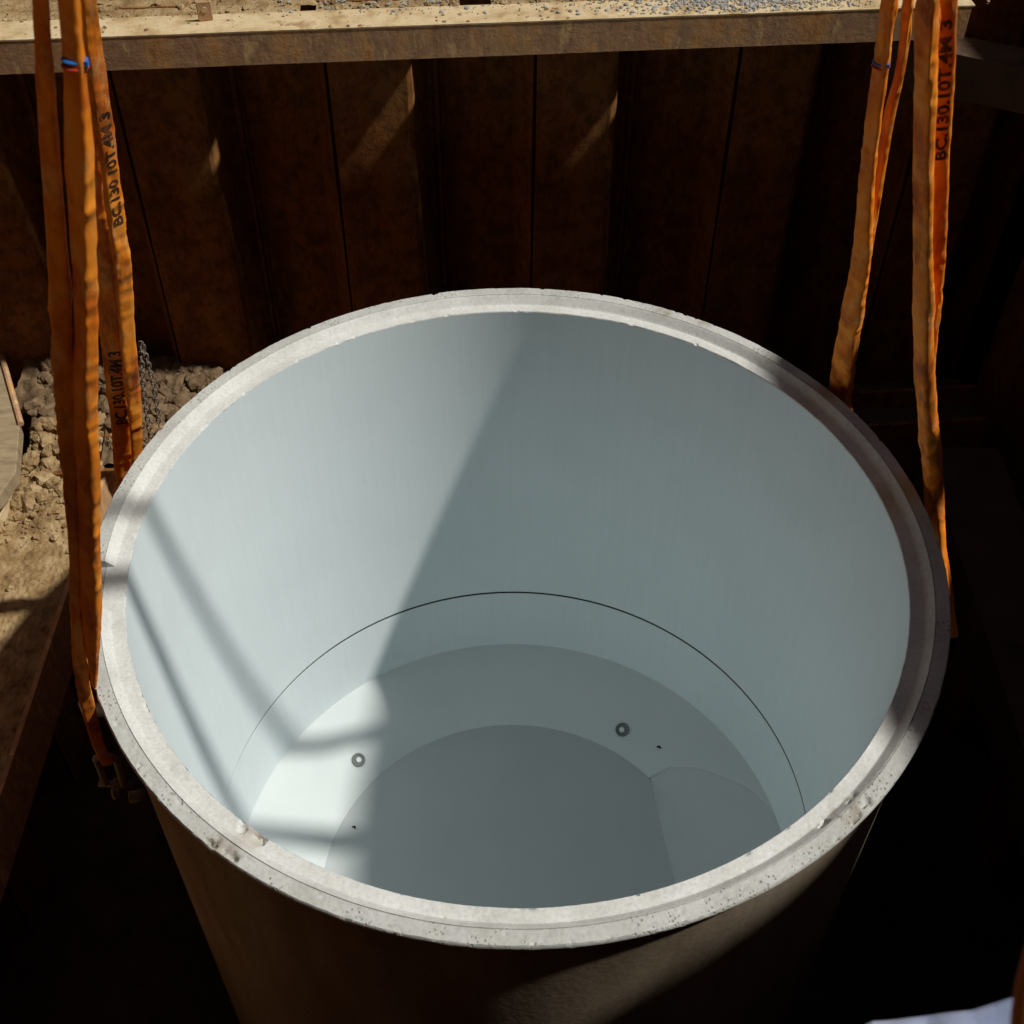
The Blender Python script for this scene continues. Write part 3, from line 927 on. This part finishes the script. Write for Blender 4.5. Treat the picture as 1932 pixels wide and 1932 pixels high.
# front left sling: y = -.62 (vertical plane), ends in a shackle on the shaft wall
PFL = (-.60, .0)
fl = sling('orange left sling hanging lowest over the rim, ending in a dark shackle', PFL, on_plane(225, 1440, *PFL))
sA = strand(fl, 'strap', [(78, 0, 31, 35), (87, 150, 34, 32), (98, 350, 38, 26), (113, 550, 40, 19), (125, 750, 40, 16), (138, 950, 34, 14), (146, 1100, 28, 13), (152, 1250, 26, 15), (166, 1330, 26, 12), (185, 1400, 22, 7), (203, 1440, 17, 0)], PFL, 1.3, dz=-.045)
sB = strand(fl, 'strap', [(131, 0, 42, 40), (141, 110, 44, 39), (151, 300, 52, 45), (157, 450, 46, 57), (162, 600, 42, 71), (160, 750, 46, 68), (166, 900, 42, 58), (171, 1050, 38, 49), (174, 1150, 36, 55), (176, 1230, 22, 64), (178, 1296, 9, 75)], PFL, 4.1, dz=-.055)
b = MB()
c, side, fr, wd, t = min(sB[1], key=lambda f: abs((966 - F_PX * (f[0] - CAM).dot(UP) / (f[0] - CAM).dot(FW)) - 110))
loop = [c + side * math.cos(a) * wd * .50 + fr * math.sin(a) * wd * .36 for a in np.linspace(0, 2 * math.pi, 24, endpoint=False)]
def tie(par, c, side, fr, wd, t, k):
    loop = [c - par.location + side * math.cos(a) * wd * k + fr * math.sin(a) * wd * k * .72 for a in np.linspace(0, 2 * math.pi, 24, endpoint=False)]
    b = MB(); b.tube(loop, .0030, 6, True); b.box((-.005, -.005, -.005), (.005, .005, .005), Matrix.Translation(c - par.location + side * wd * k * .8 + fr * wd * .30))
    o = b.build('cable_tie', BLUE, par)
    b = MB(); b.tube([p - t * .012 for p in loop], .0038, 6, True); b.build('red_cable_tie', RED, par)
tie(fl, c, side, fr, wd, t, .50)

# back left sling
PBL = (.56, -.10)
bl = sling('orange sling behind the front one at the left, lettered, passing down behind the rim', PBL, on_plane(236, 890, *PBL))
sC = strand(bl, 'strap', [(167, -10, 33, -30), (182, 132, 40, -32), (207, 320, 35, -35), (222, 440, 34, -30), (230, 520, 35, -25), (239, 620, 31, -22), (248, 720, 29, -20), (255, 800, 24, -15), (257, 880, 20, -10), (256, 960, 18, -5), (256, 1100, 18, 0)], PBL, 7.7, dz=-.03)
sD = strand(bl, 'strap', [(150, -10, 30, 10), (160, 132, 30, 9), (178, 330, 34, 8), (196, 480, 38, 7), (208, 600, 42, 6), (220, 720, 38, 4), (229, 800, 37, 2), (234, 880, 32, 0), (240, 960, 26, 0), (246, 1100, 20, 0)], PBL, 2.9)
text_on(sC, bl, 'BC.130 10T.4M 3', (205, 205), (228, 420), .62, .35, '')
text_on(sD, bl, 'BC.130.10T.4M 3', (215, 655), (233, 790), .62, .0, '')

# back right sling
PBR = (.71, -.235)
br = sling('right orange sling nearer the middle, with a cable tie, ending behind the rim', PBR, on_plane(1598, 775, *PBR))
sE = strand(br, 'strap', [(1680, -10, 30, 35, 0), (1663, 116, 32, 32, 0), (1650, 215, 32, 30, 0), (1637, 335, 32, 29, 0), (1628, 470, 38, 28, 0), (1614, 560, 42, 26, 0), (1598, 650, 44, 25, 0.056), (1586, 720, 40, 20, 0.1), (1586, 775, 36, 15, 0.134), (1600, 860, 30, 8, 0.188), (1625, 960, 24, 0, 0.25)], PBR, 11.2, dz=-.03)
sF = strand(br, 'strap', [(1717, -10, 22, 40, 0), (1701, 118, 20, 42, 0), (1678, 215, 22, 44, 0), (1662, 312, 22, 45, 0), (1645, 400, 24, 43, 0), (1630, 480, 26, 41, 0), (1617, 560, 26, 38, 0), (1607, 650, 22, 35, 0.056), (1600, 720, 18, 31, 0.1), (1600, 775, 16, 27, 0.134), (1612, 860, 14, 24, 0.188), (1632, 960, 12, 20, 0.25)], PBR, 5.5)
c, side, fr, wd, t = min(sE[1], key=lambda f: abs((966 - F_PX * (f[0] - CAM).dot(UP) / (f[0] - CAM).dot(FW)) - 115))
tie(br, c, side, fr, wd, t, .47)

# front right sling
PFR = (.26, -.185)
fr_ = sling('orange lettered sling farthest right, running down past the dark side of the rim', PFR, on_plane(1790, 1185, *PFR))
sG = strand(fr_, 'strap', [(1750, -10, 44, 42), (1747, 120, 44, 41), (1743, 336, 42, 40), (1741, 480, 40, 42), (1742, 560, 44, 45), (1745, 640, 42, 49), (1746, 720, 46, 60), (1752, 800, 46, 69), (1761, 900, 44, 63, 0, 0.050), (1770, 980, 32, 55, 0, -0.100), (1776, 1060, 26, 43, 0, -0.240), (1786, 1130, 18, 32, 0, -0.360), (1794, 1185, 12, 20, 0, -0.454)], PFR, 8.4, dz=-.05)
sH = strand(fr_, 'strap', [(1788, -10, 36, -15), (1784, 120, 38, -15), (1776, 285, 32, -15), (1770, 450, 30, -15), (1764, 560, 26, -17), (1757, 640, 24, -19), (1750, 760, 24, -18), (1758, 880, 34, -15, 0, 0.060), (1766, 1000, 30, -11, 0, -0.165), (1778, 1100, 32, -7, 0, -0.339), (1788, 1160, 26, -4, 0, -0.441), (1796, 1200, 22, 0, 0, -0.510)], PFR, 3.6, dz=.0)
text_on(sH, fr_, 'BC.130.10T.4M 3', (1786, 30), (1770, 292), .62, .0, '')


# ------------------------------------------------------------------ chain and shackle
def link_mesh(mb, c, t, n1, L, W, r):
    n2 = t.cross(n1); pts = []
    for a in np.linspace(0, 2 * math.pi, 16, endpoint=False):
        x = math.cos(a) * W; y = math.sin(a) * W + math.copysign(L - W, math.sin(a)) if abs(math.sin(a)) > 1e-6 else 0
        pts.append(c + n1 * x + t * y)
    mb.tube(pts, r, 6, True)


def chain(parent, A, B, L, W, r, sag=0.):
    n = int((B - A).length / (2 * L - 2.4 * r)); t = (B - A).normalized(); o1 = t.orthogonal().normalized(); o2 = t.cross(o1)
    for i in range(n + 1):
        c = A.lerp(B, i / n) + Vector((0, 0, 0)) + o1 * sag * math.sin(math.pi * i / n)
        mb = MB(); a = .785 + (math.pi / 2) * (i % 2)
        link_mesh(mb, c - parent.location, t, (o1 * math.cos(a) + o2 * math.sin(a)), L, W, r)
        mb.build('chain_link', STEEL, parent, True)


ct = on_plane(266, 650, 1.35, 0); cb = on_plane(284, 822, 1.35, 0)
ch = thing('lifting_chain', 'thin steel chain hanging beside the back left sling down to the rubble', 'chain', cb)
chain(ch, ct, cb, .017, .0095, .0034, .01)
ct = on_plane(270, 655, 1.5, 0); cb = on_plane(300, 800, 1.5, 0)
ch2 = thing('lifting_chain', 'darker second chain hanging just right of the thin steel chain', 'chain', cb)
chain(ch2, ct, cb, .017, .0095, .0034, -.012)

P1 = on_plane(200, 1432, -.62, 0); P2 = on_plane(216, 1480, -.60, 0); P3 = on_plane(232, 1505, -.58, 0)
sh = thing('shackle', 'dark steel shackle and pin at the lower end of the front left sling', 'shackle', P3)
b = MB(); dl = (P2 - P1); t = dl.normalized(); n1 = Vector((0, 1, 0)).cross(t).normalized()
bow = []
for a in np.linspace(-.3, math.pi + .3, 14): bow.append(P1 - P3 + n1 * .032 * math.cos(a) - t * .030 * math.sin(a) + t * .01)
bow = [P2 - P3 + n1 * .028] + bow + [P2 - P3 - n1 * .028]
b.tube(bow, .011, 10); b.build('bow', STEEL, sh, True)
b = MB(); b.tube([P2 - P3 + n1 * .05, P2 - P3 - n1 * .055], .0105, 10); b.build('pin', STEEL, sh, True)
b = MB(); link_mesh(b, P2 - P3 + t * .035, t, Vector((0, 1, 0)), .036, .022, .009); b.build('ring_link', STEEL, sh, True)
b = MB(); b.tube([Vector((.02, .0, 0)), Vector((.07, .02, -.01))], .020, 10); b.build('anchor_bolt', STEEL, sh, True)

# ------------------------------------------------------------------ pale sheet and orange strap at the bottom right corner
def near_pt(x, y, dist):
    d = ray(x, y).normalized(); return CAM + d * dist
sheet = thing('plastic_sheet', 'crumpled pale blue and white sheet at the bottom right corner', 'sheet', near_pt(1800, 1990, 1.9))
rows, colsn = 46, 90; V = []; F = []
edge = [(1600, 1950), (1645, 1927), (1690, 1924), (1760, 1915), (1830, 1908), (1900, 1885), (1960, 1872), (2100, 1860)]
for i in range(colsn + 1):
    u = i / colsn * (len(edge) - 1); a = min(len(edge) - 2, int(u)); f = u - a
    ex_ = edge[a][0] + (edge[a + 1][0] - edge[a][0]) * f; ey = edge[a][1] + (edge[a + 1][1] - edge[a][1]) * f
    top = near_pt(ex_, ey, 1.9)
    for j in range(rows + 1):
        v = j / rows
        p = top + Vector((0, -.34 * v, .0 - .05 * v * v))
        nn = noise.noise(Vector((p.x * 9, p.y * 9, 1))) * .022 + abs(noise.noise(Vector((p.x * 20, p.y * 14, 4)))) * .014
        p.z += nn * min(1, v * 6 + .3); V.append(p - sheet.location)
for i in range(colsn):
    for j in range(rows): k = i * (rows + 1) + j; F.append((k, k + 1, k + rows + 2, k + rows + 1))
o = build('sheet_skin', V, F, CLOTH, sheet, True)
sol = o.modifiers.new('solid', 'SOLIDIFY'); sol.thickness = .006

us = thing('strap_end', 'blurred orange strap end at the bottom right corner of the picture', 'strap', near_pt(1925, 1900, 1.5))
b = MB(); pts = [near_pt(1985, 1770, 1.2), near_pt(1962, 1850, 1.2), near_pt(1950, 1925, 1.2), near_pt(1950, 2000, 1.2)]
pts = [Vector(p[:3]) - us.location for p in spline([tuple(p) for p in pts], 8)]
b.tube(pts, .018, 12); b.build('strap_end_web', SMUDGE, us, True)
